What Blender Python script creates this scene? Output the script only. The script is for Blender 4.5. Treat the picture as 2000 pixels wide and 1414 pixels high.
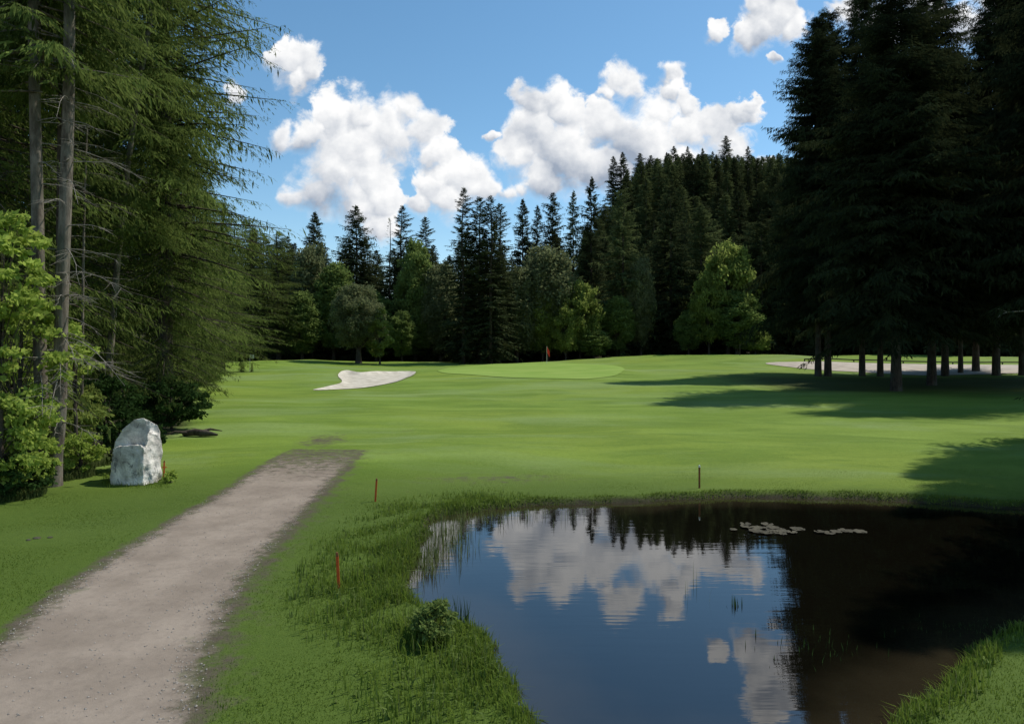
import bpy, bmesh, math, random
import numpy as np
from mathutils import Vector, Matrix, noise as mnoise
from mathutils.geometry import delaunay_2d_cdt

for o in list(bpy.data.objects): bpy.data.objects.remove(o, do_unlink=True)
C = bpy.context.scene.collection
F = 1333.333; HZ = 665.0; CH = 4.5        # focal length and horizon in photo pixels, camera height in m

# ------------------------------------------------------------------ camera
cd = bpy.data.cameras.new('camera'); cam = bpy.data.objects.new('camera', cd); C.objects.link(cam)
cam.location = (0, 0, CH); cam.rotation_euler = (math.radians(90), 0, 0)
cd.sensor_width = 36; cd.lens = 24; cd.shift_y = -(707 - HZ) / 2000; cd.clip_start = .1; cd.clip_end = 6000
bpy.context.scene.camera = cam

# ------------------------------------------------------------------ light and sky
SUN_AZ = math.radians(60); SUN_EL = math.radians(54)
sdir = Vector((math.sin(SUN_AZ) * math.cos(SUN_EL), math.cos(SUN_AZ) * math.cos(SUN_EL), math.sin(SUN_EL)))
sl = bpy.data.lights.new('sun', 'SUN'); sl.energy = 4.2; sl.angle = math.radians(.53); sl.color = (1, .95, .86)
so = bpy.data.objects.new('sun', sl); C.objects.link(so); so.rotation_euler = sdir.to_track_quat('Z', 'Y').to_euler()
vs = bpy.context.scene.view_settings
vs.view_transform = 'Standard'; vs.look = 'None'; vs.exposure = -0.03; vs.gamma = 1; vs.use_curve_mapping = False
bpy.context.scene.cycles.max_bounces = 6
bpy.context.scene.cycles.transparent_max_bounces = 8

W = bpy.data.worlds.new('World'); bpy.context.scene.world = W; W.use_nodes = True
W.cycles.sampling_method = 'MANUAL'; W.cycles.sample_map_resolution = 256
class NT:
    """tiny node-tree writer"""
    def __init__(s, nt): s.t = nt
    def n(s, typ, **kw):
        nd = s.t.nodes.new(typ)
        for k, v in kw.items(): setattr(nd, k, v)
        return nd
    def put(s, sock, v):
        if isinstance(v, bpy.types.NodeSocket): s.t.links.new(v, sock)
        elif v is not None: sock.default_value = v
    def m(s, op, a, b=None, c=None, clamp=False):
        nd = s.n('ShaderNodeMath', operation=op, use_clamp=clamp)
        s.put(nd.inputs[0], a); s.put(nd.inputs[1], b); s.put(nd.inputs[2], c)
        return nd.outputs[0]
    def v(s, op, a, b=None, out=0):
        nd = s.n('ShaderNodeVectorMath', operation=op)
        s.put(nd.inputs[0], a)
        if op == 'SCALE': s.put(nd.inputs['Scale'], b)
        else: s.put(nd.inputs[1], b)
        return nd.outputs[out]
    def noise(s, vec, scale, detail=4, rough=.55, dist=0, out='Fac', typ=None):
        nd = s.n('ShaderNodeTexNoise')
        if typ: nd.noise_type = typ
        s.put(nd.inputs['Vector'], vec); nd.inputs['Scale'].default_value = scale
        nd.inputs['Detail'].default_value = detail; nd.inputs['Roughness'].default_value = rough
        nd.inputs['Distortion'].default_value = dist
        return nd.outputs[out]
    def ramp(s, f, lo, hi, a=0., b=1., smooth=True):
        nd = s.n('ShaderNodeMapRange'); nd.interpolation_type = 'SMOOTHSTEP' if smooth else 'LINEAR'; nd.clamp = True
        s.put(nd.inputs[0], f)
        for i, x in zip((1, 2, 3, 4), (lo, hi, a, b)): s.put(nd.inputs[i], x)
        return nd.outputs[0]
    def mix(s, f, a, b):
        nd = s.n('ShaderNodeMix', data_type='RGBA')
        s.put(nd.inputs[0], f); s.put(nd.inputs[6], a if not isinstance(a, tuple) else (*a, 1)[:4]); s.put(nd.inputs[7], b if not isinstance(b, tuple) else (*b, 1)[:4])
        return nd.outputs[2]

# cumulus puffs: (x, y, r) as seen from the tee, turned into directions of the sky
PUFFS = [(575,128,50),(602,148,36),(546,118,34),(585,165,26),(455,190,24),(556,264,30),
 (640,232,50),(700,222,46),(600,262,34),(790,218,38),(760,262,74),(828,252,46),(690,300,90),(860,300,44),(610,380,50),(572,380,30),(655,350,70),
 (720,362,62),(745,388,44),(700,400,40),(846,362,46),(900,345,52),(940,362,40),(992,372,30),(880,388,42),(1022,366,24),(740,440,40),(820,395,30),
 (1040,200,42),(1082,192,36),(1104,222,48),(1040,262,60),(1012,310,46),(1100,300,82),(1180,245,58),(1210,152,44),(1240,172,36),(1186,180,24),
 (1312,148,26),(1322,180,28),(1290,222,50),(1352,208,26),(1350,262,58),(1404,250,52),(1448,222,36),(1464,206,22),(1250,272,82),(1432,290,50),
 (1180,330,52),(1060,352,42),(965,272,12),(1470,330,40),(1330,330,50),
 (1486,20,46),(1532,32,50),(1468,72,36),(1490,55,44),(1548,60,34),(1506,-24,60),(1400,62,24),(1524,120,14),(1660,20,44),(1720,60,50),(1880,60,60),(1940,10,60),(1800,20,50),
 (1100,-190,90),(1240,-230,110),(330,-120,120),(60,60,130),(180,200,80),(620,-300,90),(2200,150,120),(-200,200,160)]
g = bpy.data.node_groups.new('cumulus', 'ShaderNodeTree')
g.interface.new_socket('P', in_out='INPUT', socket_type='NodeSocketVector')
g.interface.new_socket('D', in_out='OUTPUT', socket_type='NodeSocketFloat'); g.interface.new_socket('H', in_out='OUTPUT', socket_type='NodeSocketFloat')
G = NT(g); gi = G.n('NodeGroupInput'); go = G.n('NodeGroupOutput')
P = gi.outputs[0]
w1 = G.v('SUBTRACT', G.noise(P, 13, 3, .6, out='Color'), (.5, .5, .5))
w2 = G.v('SUBTRACT', G.noise(P, 34, 4, .6, out='Color'), (.5, .5, .5))
PW = G.v('MULTIPLY', G.v('ADD', G.v('ADD', P, G.v('SCALE', w1, .066)), G.v('SCALE', w2, .027)), (1, 1, 0))
acc = None
for (x, y, r) in PUFFS:          # a puff's own lit side: H runs from -1 (shaded foot) to 1 (sunlit crest)
    rel = G.v('SUBTRACT', PW, ((x - 1000) / F, (HZ - y) / F, 0))
    e = G.m('MULTIPLY_ADD', G.v('LENGTH', rel, out=1), -F / (r * 1.20), 1.0)
    h = G.v('DOT_PRODUCT', rel, (.34 * F / r, .94 * F / r, 0), out=1)
    if acc is None: acc, hacc = e, h
    else:
        wgt = G.m('MULTIPLY_ADD', G.m('SUBTRACT', e, acc), 1.7, .5, clamp=True)
        hacc = G.m('ADD', hacc, G.m('MULTIPLY', G.m('SUBTRACT', h, hacc), wgt)); acc = G.m('SMOOTH_MAX', acc, e, .12)
g.links.new(acc, go.inputs[0]); g.links.new(hacc, go.inputs[1])
N = NT(W.node_tree); W.node_tree.nodes.clear()
sky = N.n('ShaderNodeTexSky', sky_type='NISHITA'); sky.sun_disc = False
sky.sun_elevation = SUN_EL; sky.sun_rotation = SUN_AZ; sky.altitude = 700; sky.ozone_density = 1.5; sky.dust_density = .35
gen = N.n('ShaderNodeTexCoord').outputs['Generated']
sp = N.n('ShaderNodeSeparateXYZ'); N.put(sp.inputs[0], gen)
ay = N.m('MAXIMUM', N.m('ABSOLUTE', sp.outputs[1]), .05)
cb = N.n('ShaderNodeCombineXYZ'); N.put(cb.inputs[0], N.m('DIVIDE', sp.outputs[0], ay)); N.put(cb.inputs[1], N.m('DIVIDE', sp.outputs[2], ay))
q = cb.outputs[0]
cg = N.n('ShaderNodeGroup'); cg.node_tree = g; N.put(cg.inputs[0], q); D0, Hh = cg.outputs[0], cg.outputs[1]
nf = N.noise(q, 24, 9, .68, .4)
edge = N.m('ADD', D0, N.m('MULTIPLY', N.m('SUBTRACT', nf, .5), 1.25))
soft = N.m('ADD', N.ramp(N.noise(q, 7, 3), .35, .65, .20, .65), N.ramp(Hh, .2, -.9, 0, .55))   # crisp crests, ragged feet
cover = N.ramp(edge, .02, soft)
ql = N.v('ADD', q, (.008, .018, 0))
def billow(vec): return N.noise(vec, 15, 6, .58)
relief = N.m('MULTIPLY', N.m('SUBTRACT', billow(q), billow(ql)), 1.3)
body = N.ramp(Hh, -.75, .45)
inner = N.m('SUBTRACT', 1.0, N.m('MULTIPLY', N.ramp(D0, .0, .5), N.m('SUBTRACT', 1.0, body)))
big = N.m('MULTIPLY', N.ramp(N.noise(N.v('ADD', q, (.3, .1, 0)), 5, 3, .5), .45, .62), N.m('MULTIPLY', N.ramp(D0, .1, .6), .48))
sh = N.m('ADD', N.m('SUBTRACT', N.m('MULTIPLY_ADD', inner, .60, .38), big), relief, clamp=True)
ccol = N.mix(sh, (.33, .39, .49), (.98, .98, .98))
low = N.ramp(sp.outputs[2], -.01, .02)
cover = N.m('MULTIPLY', cover, low)
hs = N.n('ShaderNodeHueSaturation'); hs.inputs['Saturation'].default_value = 1.15; hs.inputs['Hue'].default_value = .488; N.put(hs.inputs['Color'], sky.outputs[0])
b1 = N.n('ShaderNodeBackground'); N.put(b1.inputs[0], hs.outputs[0]); b1.inputs[1].default_value = .15
b2 = N.n('ShaderNodeBackground'); N.put(b2.inputs[0], ccol); b2.inputs[1].default_value = 1.05
mx = N.n('ShaderNodeMixShader'); N.put(mx.inputs[0], cover); N.put(mx.inputs[1], b1.outputs[0]); N.put(mx.inputs[2], b2.outputs[0])
wo = N.n('ShaderNodeOutputWorld'); N.put(wo.inputs[0], mx.outputs[0])

# ------------------------------------------------------------------ helpers
rng = np.random.default_rng(12)
def sstep(a, b, x): t = np.clip((x - a) / (b - a), 0, 1); return t * t * (3 - 2 * t)
def tag(o, label=None, cat=None, group=None, kind=None):
    if label: o['label'] = label
    if cat: o['category'] = cat
    if group: o['group'] = group
    if kind: o['kind'] = kind
    return o
def link(name, me, mat=None, parent=None):
    o = bpy.data.objects.new(name, me); C.objects.link(o)
    if mat: me.materials.append(mat)
    if parent: o.parent = parent
    return o
def empty(name, loc, label, cat, group=None, rz=0, sc=None):
    o = bpy.data.objects.new(name, None); C.objects.link(o); o.location = loc; o.rotation_euler[2] = rz
    o.empty_display_size = .3
    if sc is not None: o.scale = sc
    return tag(o, label, cat, group)
def np_mesh(name, V, Fq, n=4, smooth=False, tone=None):
    me = bpy.data.meshes.new(name); V = np.asarray(V, np.float32); Fq = np.asarray(Fq, np.int32)
    nf = len(Fq)
    me.vertices.add(len(V)); me.vertices.foreach_set('co', V.ravel())
    me.loops.add(nf * n); me.loops.foreach_set('vertex_index', Fq.ravel())
    me.polygons.add(nf); me.polygons.foreach_set('loop_start', np.arange(nf, dtype=np.int32) * n)
    me.polygons.foreach_set('use_smooth', np.full(nf, smooth))
    me.update(calc_edges=True)
    if tone is not None:
        a = me.attributes.new('tone', 'FLOAT', 'FACE'); a.data.foreach_set('value', np.asarray(tone, np.float32))
    return me
def nrm(v): return v / np.maximum(np.linalg.norm(v, axis=-1, keepdims=True), 1e-9)
def leaf_quads(P, D, S, L, Wd, mid=.5):
    """rhombus leaves: base, side, tip, side"""
    L = np.asarray(L)[:, None]; Wd = np.asarray(Wd)[:, None]
    V = np.stack([P, P + D * L * mid + S * Wd * .5, P + D * L, P + D * L * mid - S * Wd * .5], 1).reshape(-1, 3)
    return V, np.arange(len(V)).reshape(-1, 4)
def tube(pts, rad, n=7):
    pts = np.asarray(pts, float); rad = np.asarray(rad, float); m = len(pts)
    T = np.gradient(pts, axis=0); T = nrm(T)
    up = np.array([0, 0, 1.]) if abs(T[0, 2]) < .8 else np.array([1., 0, 0])
    A = nrm(np.cross(T, up)); B = np.cross(T, A)
    th = np.linspace(0, 2 * np.pi, n, endpoint=False)
    V = pts[:, None] + rad[:, None, None] * (np.cos(th)[None, :, None] * A[:, None] + np.sin(th)[None, :, None] * B[:, None])
    i = np.arange(m - 1)[:, None] * n; j = np.arange(n)[None]; j2 = (j + 1) % n
    Fq = np.stack([i + j, i + j2, i + n + j2, i + n + j], -1).reshape(-1, 4)
    return V.reshape(-1, 3), Fq
def join(parts):
    Vs, Fs, k = [], [], 0
    for V, f in parts: Vs.append(V); Fs.append(np.asarray(f) + k); k += len(V)
    return np.concatenate(Vs), np.concatenate(Fs)
def px(u, y, z=0.0):
    """ground point (height z) seen at photo pixel (u, y)"""
    D = (CH - z) * F / (y - HZ); return ((u - 1000) * D / F, D)

# ------------------------------------------------------------------ materials
def newmat(name):
    m = bpy.data.materials.new(name); m.use_nodes = True; m.node_tree.nodes.clear(); return m, NT(m.node_tree)
def principled(T, col, rough=.8, bump=None, bs=.3, bd=.05, spec=.12, **kw):
    p = T.n('ShaderNodeBsdfPrincipled'); T.put(p.inputs['Base Color'], col if not isinstance(col, tuple) else (*col, 1)[:4]); T.put(p.inputs['Roughness'], rough)
    p.inputs['Specular IOR Level'].default_value = spec
    if bump is not None:
        b = T.n('ShaderNodeBump'); b.inputs['Strength'].default_value = bs; b.inputs['Distance'].default_value = bd; T.put(b.inputs['Height'], bump)
        T.put(p.inputs['Normal'], b.outputs[0])
    o = T.n('ShaderNodeOutputMaterial'); T.put(o.inputs[0], p.outputs[0]); return p
def foliage(name, dark, light, trans=.35, clump=.35, gam=1.):
    m, T = newmat(name)
    at = T.n('ShaderNodeAttribute', attribute_name='tone').outputs['Fac']
    oi = T.n('ShaderNodeObjectInfo').outputs['Random']
    pos = T.n('ShaderNodeTexCoord').outputs['Object']
    cl = T.noise(pos, clump, 3)
    f = T.m('ADD', T.m('MULTIPLY', at, .55), T.m('MULTIPLY', T.ramp(cl, .35, .65), .35)); f = T.m('ADD', f, T.m('MULTIPLY', oi, .15), clamp=True)
    if gam != 1: f = T.m('POWER', f, gam)
    c = T.mix(f, dark, light)
    d = T.n('ShaderNodeBsdfDiffuse'); T.put(d.inputs[0], c)
    t = T.n('ShaderNodeBsdfTranslucent'); T.put(t.inputs[0], T.mix(.5, c, tuple(min(1, k * 1.5) for k in light)))
    x = T.n('ShaderNodeMixShader'); x.inputs[0].default_value = trans; T.put(x.inputs[1], d.outputs[0]); T.put(x.inputs[2], t.outputs[0])
    o = T.n('ShaderNodeOutputMaterial'); T.put(o.inputs[0], x.outputs[0]); return m
M = {}
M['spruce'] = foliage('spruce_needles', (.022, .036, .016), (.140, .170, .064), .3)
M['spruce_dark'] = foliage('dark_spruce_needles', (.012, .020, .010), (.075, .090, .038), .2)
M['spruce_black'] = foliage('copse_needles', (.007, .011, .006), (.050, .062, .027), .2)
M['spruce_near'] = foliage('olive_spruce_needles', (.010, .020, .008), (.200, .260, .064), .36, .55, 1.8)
M['leaf_bright'] = foliage('bright_leaves', (.09, .15, .025), (.42, .52, .11), .48, .8)
M['leaf_pale'] = foliage('pale_leaves', (.050, .075, .018), (.30, .36, .09), .42, .5)
M['leaf_mid'] = foliage('mid_leaves', (.045, .078, .022), (.23, .30, .085), .4, .5)
M['leaf_grey'] = foliage('grey_green_leaves', (.055, .070, .034), (.22, .245, .115), .38, .5)
M['leaf_dark'] = foliage('dark_leaves', (.012, .026, .010), (.045, .085, .022), .3, .8)
M['blade'] = foliage('grass_blades', (.048, .088, .012), (.175, .245, .040), .38, .9)
M['reed'] = foliage('reed_blades', (.05, .085, .02), (.16, .19, .07), .4, .5)
def bark(name, a, b, sc=6):
    m, T = newmat(name); tc = T.n('ShaderNodeTexCoord').outputs['Object']
    mp = T.v('MULTIPLY', tc, (1, 1, .25)); n1 = T.noise(mp, sc, 6, .7); n2 = T.noise(tc, 1.2, 3)
    c = T.mix(T.ramp(n1, .3, .7), a, b); c = T.mix(T.m('MULTIPLY', T.ramp(n2, .45, .7), .5), c, (.10, .115, .085))
    principled(T, c, .9, n1, .8, .04); return m
M['bark_grey'] = bark('grey_bark', (.075, .060, .046), (.25, .215, .17))
M['bark_dark'] = bark('dark_bark', (.035, .028, .022), (.10, .08, .062))
M['deadwood'] = bark('dead_twig_bark', (.13, .115, .095), (.33, .30, .25), 12)

def lawn_mat(kind):
    m, T = newmat('lawn_' + kind); pos = T.n('ShaderNodeTexCoord').outputs['Object']
    n_big = T.noise(pos, .045, 3, .5); n_mid = T.noise(T.v('MULTIPLY', pos, (.35, 1, 1)), .35, 4, .6)
    n_f = T.noise(pos, 5, 5, .7); n_ff = T.noise(pos, 40, 3, .7)
    if kind == 'green':
        c = T.mix(T.ramp(n_mid, .35, .65), (.190, .295, .045), (.255, .350, .070)); c = T.mix(T.m("MULTIPLY", n_ff, .15), c, (.15, .25, .03))
        principled(T, c, .75, n_f, .05, .01); return m
    c = T.mix(T.ramp(n_mid, .3, .7), (.130, .205, .020), (.205, .295, .045))
    c = T.mix(T.m('MULTIPLY', T.ramp(n_big, .42, .60), .75), c, (.215, .280, .035))
    st_ = T.noise(T.v('MULTIPLY', pos, (.38, 1, 1)), .22, 7, .7, .8); c = T.mix(T.m('MULTIPLY', T.ramp(st_, .44, .62), .62), c, (.090, .155, .015))
    blue = T.ramp(T.noise(T.v('MULTIPLY', pos, (.4, 1, 1)), .12, 6, .65, .5), .48, .64)
    c = T.mix(T.m('MULTIPLY', blue, .6), c, (.225, .305, .110))
    c = T.mix(T.m('MULTIPLY', T.ramp(n_f, .35, .75), .35), c, (.075, .135, .018))
    c = T.mix(T.m('MULTIPLY', T.ramp(n_ff, .4, .75), .35), c, (.18, .27, .06))
    worn = T.ramp(T.noise(T.v('MULTIPLY', pos, (.5, 1, 1)), .9, 6, .7), .60, .74); c = T.mix(T.m('MULTIPLY', worn, .4), c, (.17, .16, .06))
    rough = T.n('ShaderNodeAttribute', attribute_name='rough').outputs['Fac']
    c = T.mix(rough, c, T.mix(n_f, (.046, .084, .012), (.094, .138, .023)))  # darker near lawn colour imitates dim light; pond bank grass shares it
    soil = T.n('ShaderNodeAttribute', attribute_name='soil').outputs['Fac']
    sf = T.ramp(T.m('ADD', soil, T.m('MULTIPLY', T.m('SUBTRACT', T.noise(pos, 2.2, 6, .75), .5), 1.1)), .35, .75)
    c = T.mix(sf, c, T.mix(T.noise(pos, 14, 5, .7), (.055, .045, .030), (.14, .115, .085)))
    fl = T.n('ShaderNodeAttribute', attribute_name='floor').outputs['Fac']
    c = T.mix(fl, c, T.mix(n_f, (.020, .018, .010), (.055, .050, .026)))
    principled(T, c, .85, T.m('ADD', n_f, T.m('MULTIPLY', n_ff, .5)), .6, .06); return m
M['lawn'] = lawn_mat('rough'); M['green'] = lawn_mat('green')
def track_mat():
    m, T = newmat('gravel_track'); pos = T.n('ShaderNodeTexCoord').outputs['Object']
    n1 = T.noise(pos, .8, 5, .65); n2 = T.noise(pos, 60, 4, .8); vo = T.n('ShaderNodeTexVoronoi'); T.put(vo.inputs['Vector'], pos); vo.inputs['Scale'].default_value = 38
    n3 = T.noise(pos, 7, 6, .75)
    c = T.mix(T.ramp(n1, .3, .7), (.225, .180, .138), (.325, .265, .208)); c = T.mix(T.m('MULTIPLY', T.ramp(n3, .45, .72), .4), c, (.16, .13, .105))
    c = T.mix(T.m('MULTIPLY', T.ramp(n2, .45, .8), .45), c, (.32, .29, .26)); c = T.mix(T.m('MULTIPLY', T.ramp(vo.outputs['Distance'], .0, .25, 1, 0), .25), c, (.30, .28, .26))
    ed = T.n('ShaderNodeAttribute', attribute_name='edge').outputs['Fac']       # distance in from the border, m
    a = T.ramp(T.m('ADD', ed, T.m('MULTIPLY', T.m('SUBTRACT', T.noise(pos, 2.6, 8, .78), .5), 1.5)), -.02, .55)
    # worn grass creeping over the strip
    gr = T.ramp(T.m('SUBTRACT', T.noise(pos, 1.6, 6, .75), T.m('MULTIPLY', ed, .35)), .38, .52)
    c = T.mix(T.m('MULTIPLY', gr, .55), c, (.10, .115, .05))
    p = principled(T, c, .95, T.m('ADD', T.m('MULTIPLY', n2, .6), n3), .5, .03, .2); T.put(p.inputs['Alpha'], a); return m
M['track'] = track_mat()
def simple(name, a, b, sc=4, rough=.8, bs=.3, spec=.3, bd=.02):
    m, T = newmat(name); pos = T.n('ShaderNodeTexCoord').outputs['Object']; n = T.noise(pos, sc, 5, .65)
    principled(T, T.mix(T.ramp(n, .3, .7), a, b), rough, n, bs, bd, spec); return m
M['sand'] = simple('bunker_sand', (.42, .38, .30), (.62, .57, .47), .9, .95, .6, .1, .06)
M['sandtrack'] = simple('pale_track', (.36, .31, .25), (.50, .44, .36), .6, .95)
M['stake'] = simple('red_orange_paint', (.42, .060, .012), (.58, .10, .02), 9, .5)
M['stake_dark'] = simple('weathered_stake', (.10, .045, .02), (.30, .10, .03), 9, .7)
M['white'] = simple('white_cloth', (.75, .76, .76), (.85, .85, .85), 3, .6)
M['red'] = simple('red_cloth', (.70, .03, .02), (.85, .06, .03), 3, .6)
M['pole'] = simple('pole_paint', (.6, .6, .55), (.8, .8, .7), 3, .4)
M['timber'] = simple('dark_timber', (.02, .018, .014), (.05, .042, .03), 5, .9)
M['pad'] = simple('lily_pad', (.055, .05, .036), (.11, .10, .07), 3, .85, .1, .1)
def stone_mat():
    m, T = newmat('pale_boulder'); pos = T.n('ShaderNodeTexCoord').outputs['Object']
    n1 = T.noise(pos, 1.4, 8, .68, .6); n2 = T.noise(T.v('MULTIPLY', pos, (1.6, 1.6, .7)), 2.6, 8, .7, 1.2); n3 = T.noise(pos, 18, 5, .7)
    c = T.mix(T.ramp(n1, .35, .65), (.36, .34, .30), (.88, .83, .74)); c = T.mix(T.m('MULTIPLY', T.ramp(n2, .54, .62), .75), c, (.12, .12, .115))
    c = T.mix(T.m('MULTIPLY', T.ramp(n3, .5, .8), .3), c, (.25, .25, .23))
    principled(T, c, .85, T.m('ADD', n1, T.m('MULTIPLY', n3, .35)), .9, .09); return m
M['stone'] = stone_mat()
def water_mat():
    m, T = newmat('pond_water'); pos = T.n('ShaderNodeTexCoord').outputs['Object']
    a = T.noise(T.v('MULTIPLY', pos, (.8, 3.2, 1)), 1.0, 3, .5); b = T.noise(T.v('MULTIPLY', pos, (.5, 7, 1)), 1.3, 2, .5, .3)
    far = T.ramp(T.noise(pos, .25, 2), .4, .6, .35, 1)
    h = T.m('MULTIPLY', T.m('ADD', a, T.m('MULTIPLY', b, .6)), far)
    ed = T.n('ShaderNodeAttribute', attribute_name='edge').outputs['Fac']
    murk_refl = T.ramp(T.m('ADD', ed, T.m('MULTIPLY', T.m('SUBTRACT', T.noise(pos, .7, 4), .5), 1.2)), .0, 1.5, 1, 0)
    c = T.mix(murk_refl, (.004, .0035, .002), (.026, .020, .011))  # brown along the banks: murk plus tree reflection put into the colour
    p = principled(T, c, .012, h, .075, .02, .5); p.inputs['IOR'].default_value = 1.85
    return m
M['water'] = water_mat()

# ------------------------------------------------------------------ pond and track outlines (from the photo to the ground)
WZ = -.16
pond_px = [(845,1016),(900,1003),(1000,991),(1150,985),(1300,978),(1450,972),(1600,974),(1750,979),(1850,985),(1930,992),(2060,1000),(2200,1040),
           (2300,1110),(2150,1165),(2010,1222),(1930,1258),(1860,1320),(1780,1400),(1650,1490),(1480,1530),(1200,1500),(1040,1420),(985,1320),(955,1260),(905,1222),(840,1196),(803,1172),(793,1140),(805,1100),(826,1062),(838,1035)]
POND = np.array([px(u, y, WZ) for u, y in pond_px])
def smooth_closed(Pn, k=6):
    n = len(Pn); out = []
    for i in range(n):
        p0, p1, p2, p3 = Pn[i - 1], Pn[i], Pn[(i + 1) % n], Pn[(i + 2) % n]
        for j in range(k):
            t = j / k
            out.append(.5 * (2 * p1 + (p2 - p0) * t + (2 * p0 - 5 * p1 + 4 * p2 - p3) * t * t + (3 * p1 - p0 - 3 * p2 + p3) * t ** 3))
    return np.array(out)
POND = smooth_closed(POND)
_a = np.arange(len(POND)); POND = POND + np.stack([np.sin(_a * 1.7) + np.sin(_a * .63 + 2), np.cos(_a * 1.3) + np.sin(_a * .51)], 1) * .05
def inside(x, y, poly):
    r = np.zeros(x.shape, bool); n = len(poly)
    for i in range(n):
        x0, y0 = poly[i]; x1, y1 = poly[(i + 1) % n]
        c = ((y0 > y) != (y1 > y)) & (x < (x1 - x0) * (y - y0) / ((y1 - y0) if y1 != y0 else 1e-9) + x0); r ^= c
    return r
def pdist(x, y, poly):
    d = np.full(x.shape, 1e9)
    for i in range(len(poly)):
        ax, ay_ = poly[i]; bx, by = poly[(i + 1) % len(poly)]; ex, ey = bx - ax, by - ay_
        t = np.clip(((x - ax) * ex + (y - ay_) * ey) / (ex * ex + ey * ey + 1e-12), 0, 1)
        d = np.minimum(d, np.hypot(x - ax - t * ex, y - ay_ - t * ey))
    return d
def sdist(x, y, poly):
    x = np.asarray(x, float); y = np.asarray(y, float); d = np.full(x.shape, 99.)
    lo = poly.min(0) - 5; hi = poly.max(0) + 5
    m = (x > lo[0]) & (x < hi[0]) & (y > lo[1]) & (y < hi[1])
    if m.any():
        xs, ys = x[m], y[m]; dd = pdist(xs, ys, poly); d[m] = np.where(inside(xs, ys, poly), -dd, dd)
    return d
L_px = [(-420,1500),(-60,1290),(100,1152),(220,1072),(340,1002),(430,958),(500,915),(550,886),(585,872)]
R_px = [(655,866),(712,880),(668,930),(624,975),(582,1025),(540,1072),(498,1130),(470,1190),(432,1262),(380,1500)]
TRACK = np.array([px(*p) for p in L_px] + [px(*p) for p in R_px])
SUNK = [(612,759),(640,751),(668,745),(660,736),(676,731),(705,733),(745,729),(800,727),(812,730),(784,743),(740,750),(680,757)]
BUNK = smooth_closed(np.array([px(*p) for p in SUNK]), 4)
th = np.linspace(0, 2 * np.pi, 48, endpoint=False)
GREEN = np.stack([3.0 + 13.5 * np.cos(th) + 1.5 * np.sin(2 * th), 98 + 22 * np.sin(th) + 2 * np.cos(3 * th)], 1)

RX = np.array([-200, -63, -55.7, -40.5, -30.4, -13.2, 0, 20.2, 30.4, 50.6, 56.7, 101, 300])
RZ = np.array([-.2, -.2, .35, .75, .25, -.06, .05, .95, 1.46, 1.87, 1.5, 1.26, 1.2])
def height(x, y):
    x = np.asarray(x, float); y = np.asarray(y, float)
    z = .03 * np.sin(x * .7 + y * .31) + .04 * np.sin(x * .21 - y * .43 + 1) + .05 * np.sin(y * .17 + x * .09 + 2)
    z = z * sstep(3, 20, y)
    far = sstep(88, 135, y)
    z = z + far * np.interp(x, RX, RZ) + sstep(40, 80, y) * .22 * np.sin(x * .13 + 1) * np.sin(y * .12) + .45 * np.exp(-((x + 27) / 7) ** 2 - ((y - 92) / 8) ** 2) + .5 * np.exp(-((x - 30) / 9) ** 2 - ((y - 112) / 7) ** 2)
    z = z + .32 * (1 - sstep(.75, 1.12, np.hypot((x - 3) / 14.5, (y - 98) / 23)))
    z = z - .5 * sstep(137, 150, y) * (1 - sstep(150, 170, y))
    hill = sstep(165, 300, y) * sstep(5, 75, x) * 62
    z = z + hill + sstep(170, 400, y) * 6
    z = z - .35 * (1 - sstep(-1.2, .3, sdist(x, y, BUNK)))
    sd = sdist(x, y, POND)
    z = z * sstep(0, 1.5, sd) + .0 - .25 * (1 - sstep(-.1, .26, sd)) - .7 * sstep(0, 2.0, -sd)
    return z
def H1(x, y): return float(height(np.array([x]), np.array([y]))[0])

# ------------------------------------------------------------------ the ground as one sheet
def axis(segs):
    out = []
    for a, b, n in segs: out.append(np.linspace(a, b, n, endpoint=False))
    return np.concatenate(out + [[segs[-1][1]]])
xs = axis([(-700, -120, 24), (-120, -30, 70), (-30, 26, 300), (26, 120, 110), (120, 700, 24)])
ys = axis([(-200, 2, 20), (2, 34, 170), (34, 150, 180), (150, 340, 60), (340, 1500, 20)])
X, Y = np.meshgrid(xs, ys); Z = height(X, Y); nx, ny = len(xs), len(ys)
i = np.arange(ny - 1)[:, None] * nx; j = np.arange(nx - 1)[None]
gf = np.stack([i + j, i + j + 1, i + nx + j + 1, i + nx + j], -1).reshape(-1, 4)
gme = np_mesh('ground', np.stack([X, Y, Z], -1).reshape(-1, 3), gf, 4, True)
x, y = X.ravel(), Y.ravel()
sp_ = sdist(x, y, POND); st = sdist(x, y, TRACK)
U = 1000 + F * x / np.maximum(y, 1)
right_sh = sstep(-.2, .8, x - np.interp(y, TRACK[9:, 1][::-1], TRACK[9:, 0][::-1]))
soil = np.maximum(sstep(.25, .0, sp_) * (sp_ > -1) * .9, np.clip(1 - st / (.35 + .8 * right_sh), 0, 1) * (.60 + .14 * right_sh) * (y < 28.5))
soil = np.maximum(soil, .62 * np.exp(-((x + 8.6) / 1.6) ** 2 - ((y - 31) / 3.2) ** 2))
soil = np.maximum(soil, .45 * sstep(1.2, .1, np.abs(sdist(x, y, BUNK)))); soil = np.maximum(soil, .60 * np.exp(-((x + 17.3) / 2.2) ** 2 - ((y - 33) / 2.2) ** 2))
soil = np.maximum(soil, .50 * np.exp(-((x - (-.5)) / 5) ** 2 - ((y - 22.5) / 1.3) ** 2))
rough = np.clip(1.0 - sstep(19, 27, y) , 0, 1) * (1 - .75 * sstep(0, 12, x - 2) * sstep(16, 20, y)); rough = np.maximum(rough * .9, .8 * sstep(1.4, .2, sp_))  # near lawn darkened as if shaded, plus rougher grass round the pond
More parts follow.
